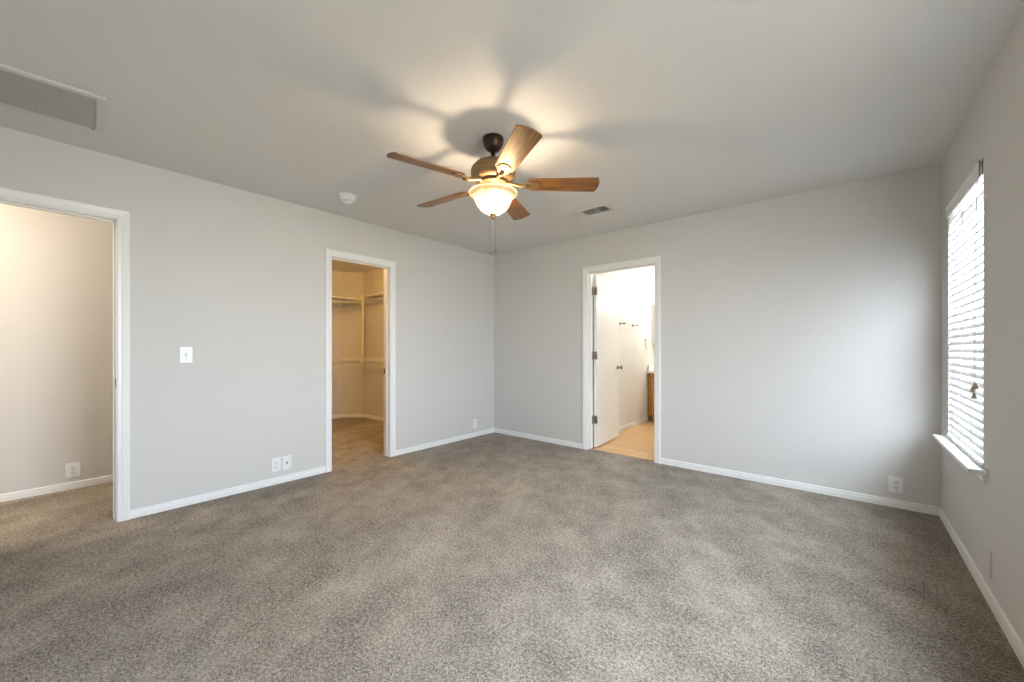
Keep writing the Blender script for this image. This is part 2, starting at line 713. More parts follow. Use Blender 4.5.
# local x along the leaf; local -y faces the opening side once swung
mb.box((0.012, -0.028 - 0.004, 0), (LW, 0.007 - 0.004, LH), 0.002)
mb.build('door_leaf', M['door'], door)
for z in (0.32, 1.07, 1.82):
    hb = MB()
    hb.tube([(0.004, -0.036, z - 0.045), (0.004, -0.036, z + 0.045)], 0.0065, 12)
    hb.tube([(0.004, -0.036, z - 0.050), (0.004, -0.036, z + 0.050)], 0.0045, 12)
    hb.box((0.006, -0.0345, z - 0.044), (0.034, -0.0318, z + 0.044), 0.0006)
    hb.box((0.009, -0.034, z - 0.044), (0.0118, -0.004, z + 0.044), 0.0006)
    o = hb.build('hinge', M['hinge'], door)
    o['label'] = 'dark nickel hinge'
kb = MB()
kz = 0.905
for sg in (-1, 1):
    y0 = -0.032 if sg < 0 else 0.003
    prof = [(0.0, 0), (0.031, 0), (0.031, 0.004), (0.026, 0.009), (0.012, 0.012), (0.010, 0.030), (0.018, 0.036),
            (0.026, 0.046), (0.027, 0.054), (0.022, 0.062), (0.0, 0.065)]
    mt = Matrix.Translation((LW - 0.06, y0, kz)) @ Matrix.Rotation(-sg * PI / 2, 4, 'X')
    kb.lathe(prof, 24, mt, cap=False)
o = kb.build('doorknob', M['hinge'], door)
o['label'] = 'satin nickel doorknob'
lb = MB()
lb.box((LW - 0.001, -0.026, kz - 0.028), (LW + 0.0012, -0.002, kz + 0.028), 0.0005)
lb.build('latch_plate', M['hinge'], door)

for z in (0.32, 1.07, 1.82):
    hp = MB()
    hp.box((D3[0] - 0.0005, YB + TH - 0.036, z - 0.040), (D3[0] + 0.0018, YB + TH - 0.001, z + 0.056), 0.0006)
    o = hp.build('hinge_plate', M['hinge'], t3)
    o['label'] = 'dark nickel hinge plate on the jamb'

# metal carpet transition strip at the bathroom threshold
mb = MB()
mb.box((D3[0], YB + 0.045, -0.003), (D3[1], YB + 0.068, 0.003), 0.0015)
struct(mb.build('trim_4', M['vinyl']))

# ------------------------------------------------------------------ windows
def window(name, W, blind):
    y0, y1, z0, z1 = W
    root = struct(empty(name, (XR + 0.09, (y0 + y1) / 2, z0)))
    ox, oy, oz = root.location
    xa, xb = XR + 0.062, XR + TH + 0.012

    def bb(mb, lo, hi, bev=0.002):
        mb.box((lo[0] - ox, lo[1] - oy, lo[2] - oz), (hi[0] - ox, hi[1] - oy, hi[2] - oz), bev)
    f = MB()
    fw = 0.032
    bb(f, (xa, y0 + .0005, z0), (xb, y0 + fw, z1))
    bb(f, (xa, y1 - fw, z0), (xb, y1 - .0005, z1))
    bb(f, (xa, y0 + fw, z1 - fw), (xb, y1 - fw, z1))
    bb(f, (xa, y0 + fw, z0), (xb, y1 - fw, z0 + fw))
    f.build('window_frame', M['vinylframe'], root)
    zm = z0 + (z1 - z0) * 0.49
    for nm, za, zb, xs in (('lower_sash', z0 + fw, zm + 0.018, xa + 0.012), ('upper_sash', zm - 0.018, z1 - fw, xa + 0.036)):
        s = MB()
        sw = 0.034
        ya, yb = y0 + fw, y1 - fw
        bb(s, (xs, ya, za), (xs + 0.022, ya + sw, zb))
        bb(s, (xs, yb - sw, za), (xs + 0.022, yb, zb))
        bb(s, (xs, ya + sw, za), (xs + 0.022, yb - sw, za + sw))
        bb(s, (xs, ya + sw, zb - sw), (xs + 0.022, yb - sw, zb))
        so = s.build(nm, M['vinylframe'], root)
        g = MB()
        bb(g, (xs + 0.009, ya + sw - 0.004, za + sw - 0.004), (xs + 0.013, yb - sw + 0.004, zb - sw + 0.004), 0)
        g.build('pane', M['pane'], so)
        if nm == 'lower_sash':
            k = MB()
            yc = (y0 + y1) / 2
            bb(k, (xs - 0.004, yc - 0.03, zb - 0.001), (xs + 0.022, yc + 0.03, zb + 0.008))
            bb(k, (xs - 0.016, yc - 0.008, zb + 0.004), (xs + 0.004, yc + 0.022, zb + 0.014))
            o = k.build('sash_lock', M['hinge'], so)
            o['label'] = 'dark sash lock'
    # stool and apron
    st = MB()
    st.prism([(XR - 0.063, y0 - 0.078), (XR - 0.063, y1 + 0.070), (XR, y1 + 0.070), (XR, y1 - 0.001), (xa, y1 - 0.001),
              (xa, y0 + 0.001), (XR, y0 + 0.001), (XR, y0 - 0.078)], z0, z0 + 0.020, None, 0.003)
    return root, st


w1, st = window('window_1', WIN1, True)
so = struct(st.build('trim_5', M['trim']), 'white window stool projecting below the blind')
ap = MB()
APR = [(0, 0.0), (0.008, 0.0), (0.012, 0.006), (0.012, 0.020), (0.016, 0.030), (0.016, 0.042), (0, 0.042)]
ap.sweep([[(XR - t, y, WIN1[2] - 0.042 + z) for t, z in APR] for y in (WIN1[0] - 0.055, WIN1[1] + 0.05)])
ap.build('apron', M['trim'], so)
w2, st = window('window_2', WIN2, False)
struct(st.build('trim_6', M['trim']))

# ------------------------------------------------------------------ blind
y0, y1 = WIN1[0] + 0.006, WIN1[1] - 0.008
BXF = 0.491              # room-side face of the blind
bl = empty('window_blind', (XR + 0.005, (y0 + y1) / 2, WIN1[2] + 0.02))
tag(bl, 'white horizontal slat blind hanging in the right-hand window', 'blind')
o0 = Vector(bl.location)


def lb(mb, lo, hi, bev=0.0):
    mb.box(Vector(lo) - o0, Vector(hi) - o0, bev)


hr = MB()
lb(hr, (BXF + 0.012, y0, 2.012), (BXF + 0.062, y1, 2.066), 0.002)
hr.build('headrail', M['slat'], bl)
va = MB()
VAL = [(0.0, 0.0), (0.008, 0.0), (0.009, 0.006), (0.007, 0.014), (0.007, 0.054), (0.010, 0.060), (0.010, 0.068), (0.0, 0.068)]
va.sweep([[Vector((BXF + 0.010 - t, y, 1.997 + z)) - o0 for t, z in VAL] for y in (y0 + 0.002, y1)])
va.build('valance', M['slat'], bl)
cl = MB()
yy = y0 - 0.003
lb(cl, (BXF - 0.001, yy, 1.992), (BXF + 0.002, yy + 0.003, 2.070))
lb(cl, (XR - 0.003, yy, 1.998), (XR - 0.0005, yy + 0.003, 2.074))
cl.tube([Vector((BXF + 0.001, yy + 0.001, 2.035)) - o0, Vector((XR - 0.001, yy + 0.001, 2.068)) - o0], 0.0015, 6)
o = cl.build('valance_bracket', M['clip'], bl)
o['label'] = 'bare dark valance bracket at the near end'
ladders = (y0 + 0.17, (y0 + y1) / 2 + 0.0, y1 - 0.17)
SL_P, SL_W = 0.043, 0.050
tilt = math.radians(56)          # room-side edge raised / lowered
xc = BXF + 0.027
z = 1.975
slats = []
sec = []
for i in range(7):
    u = -SL_W / 2 + SL_W * i / 6
    sec.append((u, 0.0032 * (1 - (2 * u / SL_W) ** 2) + 0.0013))
for i in range(6, -1, -1):
    u = -SL_W / 2 + SL_W * i / 6
    sec.append((u, 0.0032 * (1 - (2 * u / SL_W) ** 2) - 0.0013))
sm = MB()
st = []
for y in (y0, y1):
    ring = []
    for u, h in sec:
        ring.append((u * math.cos(tilt) - h * math.sin(tilt), y - o0.y, u * math.sin(tilt) + h * math.cos(tilt)))
    st.append(ring)
sm.sweep(st)
zb = WIN1[2] + 0.020 + 0.028
nsl = int((z - zb - 0.02) / SL_P) + 1
first = None
for i in range(nsl):
    if first is None:
        first = sm.build('slat', M['slat'], bl, loc=(xc - o0.x, 0, z - o0.z))
    else:
        c_ = first.copy()
        COL.objects.link(c_)
        c_.parent = bl
        c_.location = (xc - o0.x, 0, z - i * SL_P - o0.z)
zlast = z - (nsl - 1) * SL_P
br_ = MB()
lb(br_, (BXF + 0.003, y0, WIN1[2] + 0.024), (BXF + 0.051, y1, WIN1[2] + 0.042), 0.003)
br_.build('bottom_rail', M['slat'], bl)
for yl in ladders:
    lc = MB()
    for xx in (xc - 0.026, xc + 0.026):
        lc.tube([Vector((xx, yl, 2.0)) - o0, Vector((xx, yl, WIN1[2] + 0.03)) - o0], 0.0010, 6)
    lc.build('ladder_cord', M['cord'], bl)
for k, (dy, ze, dx) in enumerate(((0.036, 0.946, 0.013), (0.004, 0.962, 0.010), (0.014, 0.915, 0.013))):
    cd = MB()
    p = Vector((BXF - dx, y0 + dy, ze)) - o0
    cd.tube([Vector((BXF - 0.002, y0 + 0.020, 2.0)) - o0, Vector((BXF - dx, y0 + 0.020 + (dy - 0.020) * 0.6, 1.4)) - o0,
             p + Vector((0, 0, 0.028))], 0.0010, 6)
    co = cd.build('lift_cord', M['cord'], bl)
    tb = MB()
    tb.lathe([(0.0, 0.032), (0.004, 0.031), (0.006, 0.024), (0.010, 0.006), (0.010, 0.001), (0.0, 0.0)], 12,
             Matrix.Translation(p), cap=False)
    o = tb.build('tassel', M['tassel'], co)
    o['label'] = 'beige cord tassel'

# ------------------------------------------------------------------ wall plates


def plate_frame(loc, n):
    """matrix with local x along the wall, z up, local -y out of the wall"""
    n = Vector(n)
    yv = -n
    zv = Vector((0, 0, 1))
    xv = yv.cross(zv)
    mt = Matrix((xv, yv, zv)).transposed().to_4x4()
    return Matrix.Translation(loc) @ mt


def make_plate(name, loc, n, kind, w_=0.074, h_=0.118):
    mt = plate_frame(loc, n)
    mb = MB()
    mb.box((-w_ / 2, -0.0065, -h_ / 2), (w_ / 2, 0.0, h_ / 2), 0.0022)
    o = mb.build(name, M['plastic'])
    o.matrix_world = mt
    if kind == 'outlet':
        for s in (-1, 1):
            r = MB()
            zc = s * 0.0205
            r.box((-0.0165, -0.0090, zc - 0.0145), (0.0165, -0.005, zc + 0.0145), 0.0035)
            r.mi = 1
            for dx in (-0.0065, 0.0065):
                r.box((dx - 0.0013, -0.0096, zc - 0.001), (dx + 0.0013, -0.0088, zc + 0.009))
            r.lathe([(0, 0), (0.003, 0), (0.003, 0.0008), (0, 0.0008)], 10,
                    Matrix.Translation((0, -0.0088, zc - 0.008)) @ Matrix.Rotation(PI / 2, 4, 'X'), cap=False)
            r.build('receptacle', [M['plastic'], M['slot']], o)
        s = MB()
        s.lathe([(0, 0), (0.003, 0), (0.0025, 0.0014), (0, 0.0016)], 10,
                Matrix.Translation((0, -0.0062, 0)) @ Matrix.Rotation(PI / 2, 4, 'X'), cap=False)
        s.build('screw', M['hinge'], o)
    elif kind == 'switch':
        s = MB()
        s.box((-0.006, -0.0078, -0.012), (0.006, -0.005, 0.012), 0.001)
        s.box((-0.0045, -0.018, -0.001), (0.0045, -0.005, 0.009), 0.0015)
        s.build('toggle', M['grille'], o)
        for zc in (-0.030, 0.030):
            s = MB()
            s.lathe([(0, 0), (0.003, 0), (0.0025, 0.0014), (0, 0.0016)], 10,
                    Matrix.Translation((0, -0.0062, zc)) @ Matrix.Rotation(PI / 2, 4, 'X'), cap=False)
            s.build('screw', M['hinge'], o)
    elif kind == 'coax':
        s = MB()
        s.lathe([(0, 0), (0.0075, 0), (0.0075, 0.003), (0.0048, 0.003), (0.0048, 0.012), (0.0, 0.012)], 14,
                Matrix.Translation((0, -0.006, 0)) @ Matrix.Rotation(PI / 2, 4, 'X'), cap=False)
        q = s.build('coax_jack', M['hinge'], o)
        q['label'] = 'dark metal coaxial jack'
    else:
        for zc in (-0.030, 0.030):
            s = MB()
            s.lathe([(0, 0), (0.003, 0), (0.0025, 0.0014), (0, 0.0016)], 10,
                    Matrix.Translation((0, -0.0062, zc)) @ Matrix.Rotation(PI / 2, 4, 'X'), cap=False)
            s.build('screw', M['plastic'], o)
    return o


o = make_plate('light_switch', (XL, 0.661, 1.112), (1, 0, 0), 'switch')
tag(o, 'white toggle light switch on the left wall beside the hall doorway', 'switch')
G = 'wall outlets'
o = make_plate('wall_outlet', (XL, 1.264, 0.165), (1, 0, 0), 'outlet')
tag(o, 'white outlet next to the cable plate, low between the left and closet doorways', 'outlet', G)
o = make_plate('cable_wall_plate', (XL, 1.348, 0.165), (1, 0, 0), 'coax')
tag(o, 'white cable plate with a dark jack right of the outlet near the closet doorway', 'wall plate')
o = make_plate('wall_outlet', (XL, 3.625, 0.172), (1, 0, 0), 'outlet')
tag(o, 'white outlet low on the left wall close to the far corner', 'outlet', G)
o = make_plate('wall_outlet', (0.279, YB, 0.165), (0, -1, 0), 'outlet', 0.080, 0.118)
tag(o, 'white outlet on the back wall near the window corner', 'outlet', G)
o = make_plate('wall_outlet', (HX, 0.135, 0.157), (1, 0, 0), 'outlet', 0.082, 0.120)
tag(o, 'white outlet on the hall wall seen through the left doorway', 'outlet', G)
o = make_plate('blank_wall_plate', (XR, 2.80, 0.175), (-1, 0, 0), 'blank')
o.data.materials[0] = M['wall']
tag(o, 'blank wall plate painted like the wall, under the window', 'wall plate')

# ------------------------------------------------------------------ return air grille
gx0, gx1, gy0, gy1 = -3.350, -2.878, -0.44, 0.205
gr = empty('return_air_grille', ((gx0 + gx1) / 2, (gy0 + gy1) / 2, H))
tag(gr, 'large white return air grille on the ceiling at the left', 'air vent')
g0 = Vector(gr.location)
_ga = -0.048
_cx, _cy = (gx1 - gx0) / 2, (gy1 - gy0) / 2
gr.rotation_euler = (0, 0, _ga)
gr.location = (-2.871 - (_cx * math.cos(_ga) - _cy * math.sin(_ga)), 0.195 - (_cx * math.sin(_ga) + _cy * math.cos(_ga)), H)


def gb(mb, lo, hi, bev=0.0, mtx=None):
    mb.box(Vector(lo) - g0, Vector(hi) - g0, bev, mtx)


f = MB()
fw = 0.036
zb_, zt_ = H - 0.016, H
gb(f, (gx0, gy0, zb_), (gx0 + fw, gy1, zt_), 0.004)
gb(f, (gx1 - fw, gy0, zb_), (gx1, gy1, zt_), 0.004)
gb(f, (gx0 + fw, gy0, zb_), (gx1 - fw, gy0 + fw, zt_), 0.004)
gb(f, (gx0 + fw, gy1 - fw, zb_), (gx1 - fw, gy1, zt_), 0.004)
f.build('grille_frame', M['grille'], gr)
b_ = MB()
gb(b_, (gx0 + fw, gy0 + fw, H - 0.0025), (gx1 - fw, gy1 - fw, H - 0.0005))
b_.build('filter_panel', M['filter'], gr)
n_l = 36
span = gx1 - gx0 - 2 * fw
lou = MB()
for i in range(n_l):
    x = gx0 + fw + span * (i + 0.5) / n_l
    mt = Matrix.Translation((x - g0.x, (gy0 + gy1) / 2 - g0.y, H - 0.008 - g0.z)) @ Matrix.Rotation(math.radians(-38), 4, 'Y')
    lou.box((-0.0085, -(gy1 - gy0) / 2 + fw, -0.0006), (0.0085, (gy1 - gy0) / 2 - fw, 0.0006), 0, mt)
lou.build('louvers', M['grille_slat'], gr)
for k in range(1, 5):
    y = gy1 - fw - k * (gy1 - gy0 - 2 * fw) / 5
    rb = MB()
    gb(rb, (gx0 + fw, y - 0.006, H - 0.0125), (gx1 - fw, y + 0.006, H - 0.002), 0.001)
    rb.build('cross_rib', M['grille_slat'], gr)
sc_ = MB()
sc_.lathe([(0, 0), (0.006, 0), (0.005, -0.003), (0, -0.004)], 12,
          Matrix.Translation(Vector((gx0 + fw / 2 + 0.012, gy1 - fw - 0.012, H - 0.0150)) - g0), cap=False)
sc_.build('latch', M['duct'], gr)

# ------------------------------------------------------------------ supply register
vx0, vx1, vy0, vy1 = -2.00, -1.62, 3.185, 3.365
vr = empty('ceiling_register', ((vx0 + vx1) / 2, (vy0 + vy1) / 2, H))
tag(vr, 'small three-way ceiling air register between the fan and the bathroom doorway', 'air vent')
g0 = Vector(vr.location)
f = MB()
fw = 0.022
zb_ = H - 0.010
gb(f, (vx0, vy0, zb_), (vx0 + fw, vy1, H), 0.003)
gb(f, (vx1 - fw, vy0, zb_), (vx1, vy1, H), 0.003)
gb(f, (vx0 + fw, vy0, zb_), (vx1 - fw, vy0 + fw, H), 0.003)
gb(f, (vx0 + fw, vy1 - fw, zb_), (vx1 - fw, vy1, H), 0.003)
f.build('register_frame', M['grille'], vr)
b_ = MB()
gb(b_, (vx0 + fw, vy0 + fw, H - 0.002), (vx1 - fw, vy1 - fw, H - 0.0005))
b_.build('duct_opening', M['duct'], vr)
ix0, ix1 = vx0 + fw, vx1 - fw
t_ = (ix1 - ix0) / 3.4
s1, s2 = ix0 + t_ * 0.95, ix1 - t_ * 0.95
for xx in (s1, s2):
    d_ = MB()
    gb(d_, (xx - 0.003, vy0 + fw, H - 0.0115), (xx + 0.003, vy1 - fw, H - 0.002), 0.001)
    d_.build('divider', M['grille'], vr)
yc = (vy0 + vy1) / 2
hl = (vy1 - vy0) / 2 - fw
for (xa, xb, ang, along) in ((ix0, s1 - 0.003, -52, 'y'), (s1 + 0.003, s2 - 0.003, 40, 'x'), (s2 + 0.003, ix1, 52, 'y')):
    lv = MB()
    if along == 'y':
        nn_ = 6
        for i in range(nn_):
            x = xa + (xb - xa) * (i + 0.5) / nn_
            mt = Matrix.Translation((x - g0.x, 0, -0.0075)) @ Matrix.Rotation(math.radians(ang), 4, 'Y')
            lv.box((-0.0085, -hl, -0.0006), (0.0085, hl, 0.0006), 0, mt)
    else:
        nn_ = 8
        for i in range(nn_):
            y = -hl + 2 * hl * (i + 0.5) / nn_
            mt = Matrix.Translation(((xa + xb) / 2 - g0.x, y, -0.0075)) @ Matrix.Rotation(math.radians(ang), 4, 'X')
            lv.box((-(xb - xa) / 2, -0.0085, -0.0006), ((xb - xa) / 2, 0.0085, 0.0006), 0, mt)
    lv.build('louver_bank', M['grille'], vr)

# ------------------------------------------------------------------ smoke detector
sd = empty('smoke_detector', (-3.195, 1.63, H))
tag(sd, 'round white smoke detector on the ceiling left of the fan', 'smoke detector')
mb = MB()
mb.lathe([(0, 0), (0.078, 0), (0.078, -0.008), (0.074, -0.012), (0, -0.012)], 40, cap=False)
mb.build('mounting_base', M['plastic'], sd)
mb = MB()
mb.lathe([(0, -0.011), (0.068, -0.011), (0.068, -0.022), (0.062, -0.024), (0.062, -0.028), (0.064, -0.030), (0.058, -0.040),
          (0.040, -0.046), (0.036, -0.046), (0.034, -0.058), (0.028, -0.062), (0, -0.062)], 40, cap=False)
mb.build('sensor_body', M['plastic'], sd)

# ------------------------------------------------------------------ ceiling fan
fan = empty('ceiling_fan', (FAN[0], FAN[1], H))
tag(fan, 'five-blade wood and bronze ceiling fan with a lit frosted bowl', 'ceiling fan')
Z = lambda z: z - H
mb = MB()
mb.lathe([(0, 0), (0.063, 0), (0.064, -0.012), (0.063, -0.026), (0.057, -0.048), (0.046, -0.066), (0.032, -0.078),
          (0.020, -0.083), (0, -0.083)], 40, cap=False)
o = mb.build('canopy', M['bronze'], fan)
o['label'] = 'dark bronze ceiling canopy'
mb = MB()
mb.lathe([(0, -0.080), (0.0135, -0.080), (0.0135, Z(2.31)), (0, Z(2.31))], 20, cap=False)
mb.lathe([(0, Z(2.318)), (0.024, Z(2.318)), (0.027, Z(2.305)), (0.027, Z(2.290)), (0, Z(2.290))], 24, cap=False)
mb.build('downrod', M['bronze'], fan)
mb = MB()
mb.lathe([(0, Z(2.306)), (0.040, Z(2.304)), (0.075, Z(2.296)), (0.105, Z(2.280)), (0.124, Z(2.262)), (0.133, Z(2.245)),
          (0.136, Z(2.236)), (0.131, Z(2.231)), (0.131, Z(2.226)), (0.136, Z(2.221)), (0.133, Z(2.200)), (0.122, Z(2.186)),
          (0.100, Z(2.176)), (0.075, Z(2.170)), (0, Z(2.170))], 48, cap=False)
mb.build('motor_housing', M['agedbronze'], fan)
# flywheel / switch housing
mb = MB()
mb.lathe([(0, Z(2.171)), (0.088, Z(2.171)), (0.090, Z(2.162)), (0.084, Z(2.156)), (0.060, Z(2.152)), (0.052, Z(2.140)),
          (0.050, Z(2.122)), (0.044, Z(2.112)), (0, Z(2.112))], 40, cap=False)
mb.build('switch_housing', M['agedbronze'], fan)
mb = MB()
mb.tube([(0, 0, Z(2.115)), (0, 0, Z(1.975))], 0.004, 10)
mb.build('centre_rod', M['agedbronze'], fan)
# bowl: flared rim, waist, rounded bottom
outer = [(0.1455, 2.109), (0.1475, 2.105), (0.1460, 2.099), (0.139, 2.094), (0.129, 2.087), (0.119, 2.077), (0.113, 2.063),
         (0.106, 2.046), (0.096, 2.028), (0.083, 2.011), (0.066, 1.996), (0.046, 1.985), (0.024, 1.979), (0.006, 1.977)]
inner = [(max(r - 0.004, 0.006), z_ + 0.002) for r, z_ in outer]
mb = MB()
mb.lathe([(r, Z(z_)) for r, z_ in outer] + [(r, Z(z_)) for r, z_ in reversed(inner)] + [(outer[0][0], Z(outer[0][1]))], 56, cap=False)
o = mb.build('glass_bowl', M['bowl'], fan)
o['label'] = 'lit frosted glass bowl'
mb = MB()
mb.lathe([(0, Z(1.983)), (0.020, Z(1.981)), (0.022, Z(1.976)), (0.014, Z(1.970)), (0.009, Z(1.964)), (0.012, Z(1.958)),
          (0.008, Z(1.950)), (0, Z(1.947))], 20, cap=False)
mb.build('finial', M['agedbronze'], fan)
# bulbs
for k in range(1):
    a = math.radians(95)
    d = bpy.data.lights.new('fan_bulb', 'POINT')
    d.energy = 18
    d.color = (1.0, 0.78, 0.53)
    d.shadow_soft_size = 0.028
    lo = bpy.data.objects.new('fan_bulb', d)
    lo.location = (0.022 * math.cos(a), 0.022 * math.sin(a), Z(2.005))
    lo.parent = fan
    COL.objects.link(lo)
# blades
ANG0, PITCH, BZ = 40.4, math.radians(13), 2.158


def blade_outline():
    pts = []
    x0, x1 = 0.205, 0.645
    w0, w1 = 0.056, 0.067
    # root rounded, tip gently curved
    for i in range(9):
        t = PI / 2 + PI * i / 8
        pts.append((x0 + 0.030 + 0.030 * math.cos(t), w0 * math.sin(t)))
    n = 6
    for i in range(1, n + 1):
        t = i / n
        pts.append((x0 + 0.03 + (x1 - 0.020 - x0 - 0.03) * t, -(w0 + (w1 - w0) * t)))
    for k in range(1, 8):
        t = -1 + 2 * k / 8
        pts.append((x1 - 0.014 * t * t, w1 * t * 1.0))
    for i in range(n, 0, -1):
        t = i / n
        pts.append((x0 + 0.03 + (x1 - 0.020 - x0 - 0.03) * t, w0 + (w1 - w0) * t))
    return pts


bo = blade_outline()
bm_ = MB()
bm_.prism(bo, -0.0035, 0.0035, None, 0.0015)
am_ = MB()
# blade iron: stem from the flywheel, fork plate under the blade root
stem = [(0.070, 0, 0.012), (0.100, 0, 0.010), (0.135, 0, 0.000), (0.170, 0, -0.010), (0.205, 0, -0.0095)]
am_.tube(stem, [0.016, 0.012, 0.010, 0.011, 0.014], 10)
fork = []
for i in range(17):
    t = -PI / 2 + PI * i / 16
    fork.append((0.232 + 0.052 * math.cos(t), 0.040 * math.sin(t)))
fork += [(0.205, 0.034), (0.180, 0.016), (0.165, 0.010), (0.165, -0.010), (0.180, -0.016), (0.205, -0.034)]
am_.prism(fork, -0.0090, -0.0038, None, 0.0012)
scr = MB()
scr.lathe([(0, -0.009), (0.006, -0.009), (0.005, -0.0125), (0, -0.0135)], 10, cap=False)
SCREWS = ((0.265, 0, 0), (0.228, 0.026, 0), (0.228, -0.026, 0))
bo0 = ao0 = so0 = None
for k in range(5):
    a = math.radians(ANG0 + 72 * k)
    # clockwise edge (local -y) is the raised one
    mt = Matrix.Rotation(a, 4, 'Z') @ Matrix.Translation((0, 0, Z(BZ))) @ Matrix.Rotation(-PITCH, 4, 'X')
    if k == 0:
        bo0 = bm_.build('fan_blade', M['blade'], fan)
        ao0 = am_.build('blade_iron', M['agedbronze'], fan)
        so0 = scr.build('screw', M['agedbronze'], ao0, loc=SCREWS[0])
        b1, a1 = bo0, ao0
    else:
        b1 = bo0.copy()
        COL.objects.link(b1)
        b1.parent = fan
        a1 = ao0.copy()
        COL.objects.link(a1)
        a1.parent = fan
    b1.matrix_local = mt
    a1.matrix_local = mt
    for q in (SCREWS[1:] if k == 0 else SCREWS):
        s1_ = so0.copy()
        COL.objects.link(s1_)
        s1_.parent = a1
        s1_.location = q
# pull chains
for (dx, dy, ztop, zend) in ((-0.016, -0.012, 2.0, 1.735), (0.012, 0.010, 2.0, 1.745)):
    ch = MB()
    x, y = dx, dy
    ch.tube([(x * 0.55, y * 0.55, Z(1.972)), (x, y, Z(1.95)), (x, y, Z(zend + 0.02))], 0.0011, 6)
    zz = 1.945
    while zz > zend + 0.025:
        ch.lathe([(0, 0.0017), (0.0017, 0), (0, -0.0017)], 6, Matrix.Translation((x, y, Z(zz))), cap=False)
        zz -= 0.008
    o = ch.build('pull_chain', M['chain'], fan)
    pe = MB()
    pe.lathe([(0, Z(zend + 0.024)), (0.003, Z(zend + 0.022)), (0.005, Z(zend + 0.008)), (0.004, Z(zend)), (0, Z(zend - 0.001))],
             10, Matrix.Translation((x, y, 0)), cap=False)
    pe.build('chain_pull', M['chain'], o)

# ------------------------------------------------------------------ closet shelving
SX = -5.95     # front edge of the far shelves
SY = 3.285     # front edge of the side shelves


def shelf_unit(name, label, along, z, length0, length1, hang):
    """along 'y': on the far wall; along 'x': on the side wall"""
    if along == 'y':
        P = lambda s, d, z_: (SX - d, s, z_)         # d measured back from the front edge
        dep = SX - CX
    else:
        P = lambda s, d, z_: (s, SY + d, z_)
        dep = CY1 - SY
    root = empty(name, P((length0 + length1) / 2, dep, z))
    tag(root, label, 'shelf')
    r0 = Vector(root.location)

    def bx(mb, s0, s1, d0, d1, z0, z1, bev=0.0015):
        p, q = P(s0, d0, z0), P(s1, d1, z1)
        mb.box(Vector([min(p[i], q[i]) for i in range(3)]) - r0, Vector([max(p[i], q[i]) for i in range(3)]) - r0, bev)
    b = MB()
    if along == 'y' :
        # board stops at the clipped corner
        b.prism([((SX - r0.x), length0 - r0.y), ((SX - r0.x), length1 - r0.y), (PB[0] + 0.10 - r0.x, length1 - r0.y), (CX + 0.002 - r0.x, PA[1] - 0.005 - r0.y),
                 (CX + 0.002 - r0.x, length0 - r0.y)], z - 0.018 - r0.z, z - r0.z, None, 0.0015)
    else:
        bx(b, length0, length1, 0, dep - 0.001, z - 0.018, z)
    b.build('shelf_board', M['shelf'], root)
    c = MB()
    if along == 'y':
        bx(c, length0, PA[1] - 0.01, dep - 0.018, dep - 0.001, z - 0.085, z - 0.0185)
    else:
        bx(c, length0 if length0 > PB[0] else PB[0] + 0.01, length1, dep - 0.018, dep - 0.001, z - 0.085, z - 0.0185)
    c.build('cleat', M['shelf'], root)
    rd = MB()
    dr = 0.06 if along == 'y' else 0.03
    rd.tube([Vector(P(length0, dr, z - hang)) - r0, Vector(P(length1, dr, z - hang)) - r0], 0.016, 14)
    rd.build('hanging_rod', M['shelf'], root)
    for s in ((length0 + 0.75,) if along == 'y' else (length0 + 0.80,)):
        k = MB()
        bx(k, s - 0.010, s + 0.010, 0.01, min(dep, 0.48) - 0.01, z - 0.024, z - 0.0185)
        k.tube([Vector(P(s, 0.02, z - 0.03)) - r0, Vector(P(s, 0.02, z - hang - 0.02)) - r0, Vector(P(s, dr + 0.01, z - hang - 0.024)) - r0],
               0.006, 8)
        k.build('shelf_bracket', M['shelf'], root)
    return root


shelf_unit('closet_shelf', 'upper closet shelf with rod on the far wall', 'y', 1.955, CY0 + 0.01, 3.275, 0.07)
shelf_unit('closet_shelf', 'upper closet shelf with rod on the right-hand side wall', 'x', 2.005, SX + 0.03, -4.2, 0.09)


def rod_unit(label, p0, p1, cleats):
    root = empty('closet_rod', p0)
    tag(root, label, 'clothes rod')
    r0 = Vector(p0)
    rd = MB()
    rd.tube([Vector(p0) - r0, Vector(p1) - r0], 0.015, 14)
    rd.build('rod', M['shelf'], root)
    for a, b, n in cleats:
        a, b, n = Vector((*a, 0)), Vector((*b, 0)), Vector((*n, 0)).normalized()
        c = MB()
        st = []
        for p in (a, b):
            st.append([p + n * t + Vector((0, 0, z)) - r0 for t, z in ((0.001, 0.955), (0.018, 0.955), (0.018, 1.010), (0.001, 1.010))])
        c.sweep(st)
        c.build('cleat', M['shelf'], root)
    return root


_n45 = (PB[1] - PA[1], -(PB[0] - PA[0]))
rod_unit('lower closet rod along the far wall with a pale cleat at the clipped corner', (SX - 0.02, CY0 + 0.005, 0.945), (SX - 0.02, SY - 0.02, 0.945),
         [((PA[0] + 0.006, PA[1]), (PB[0], PB[1] - 0.006), _n45)])
rod_unit('lower closet rod along the right-hand side wall', (SX + 0.03, SY + 0.02, 0.945), (-4.2, SY + 0.02, 0.945),
         [((PB[0] + 0.02, CY1), (-4.0, CY1), (0, -1))])
mb = MB()
mb.box((-0.006, -0.015, 0), (0.006, 0.015, 1.09), 0.0015)
o = mb.build('closet_post', M['shelf'], loc=(SX + 0.012, SY + 0.0, 0.92))
for z_ in (0.0, 1.03):
    kb_ = MB()
    kb_.box((-0.024, -0.030, z_), (-0.0065, 0.012, z_ + 0.060), 0.002)
    kb_.build('rod_socket', M['shelf'], o)
tag(o, 'upright closet post joining upper and lower shelves at the corner', 'post')

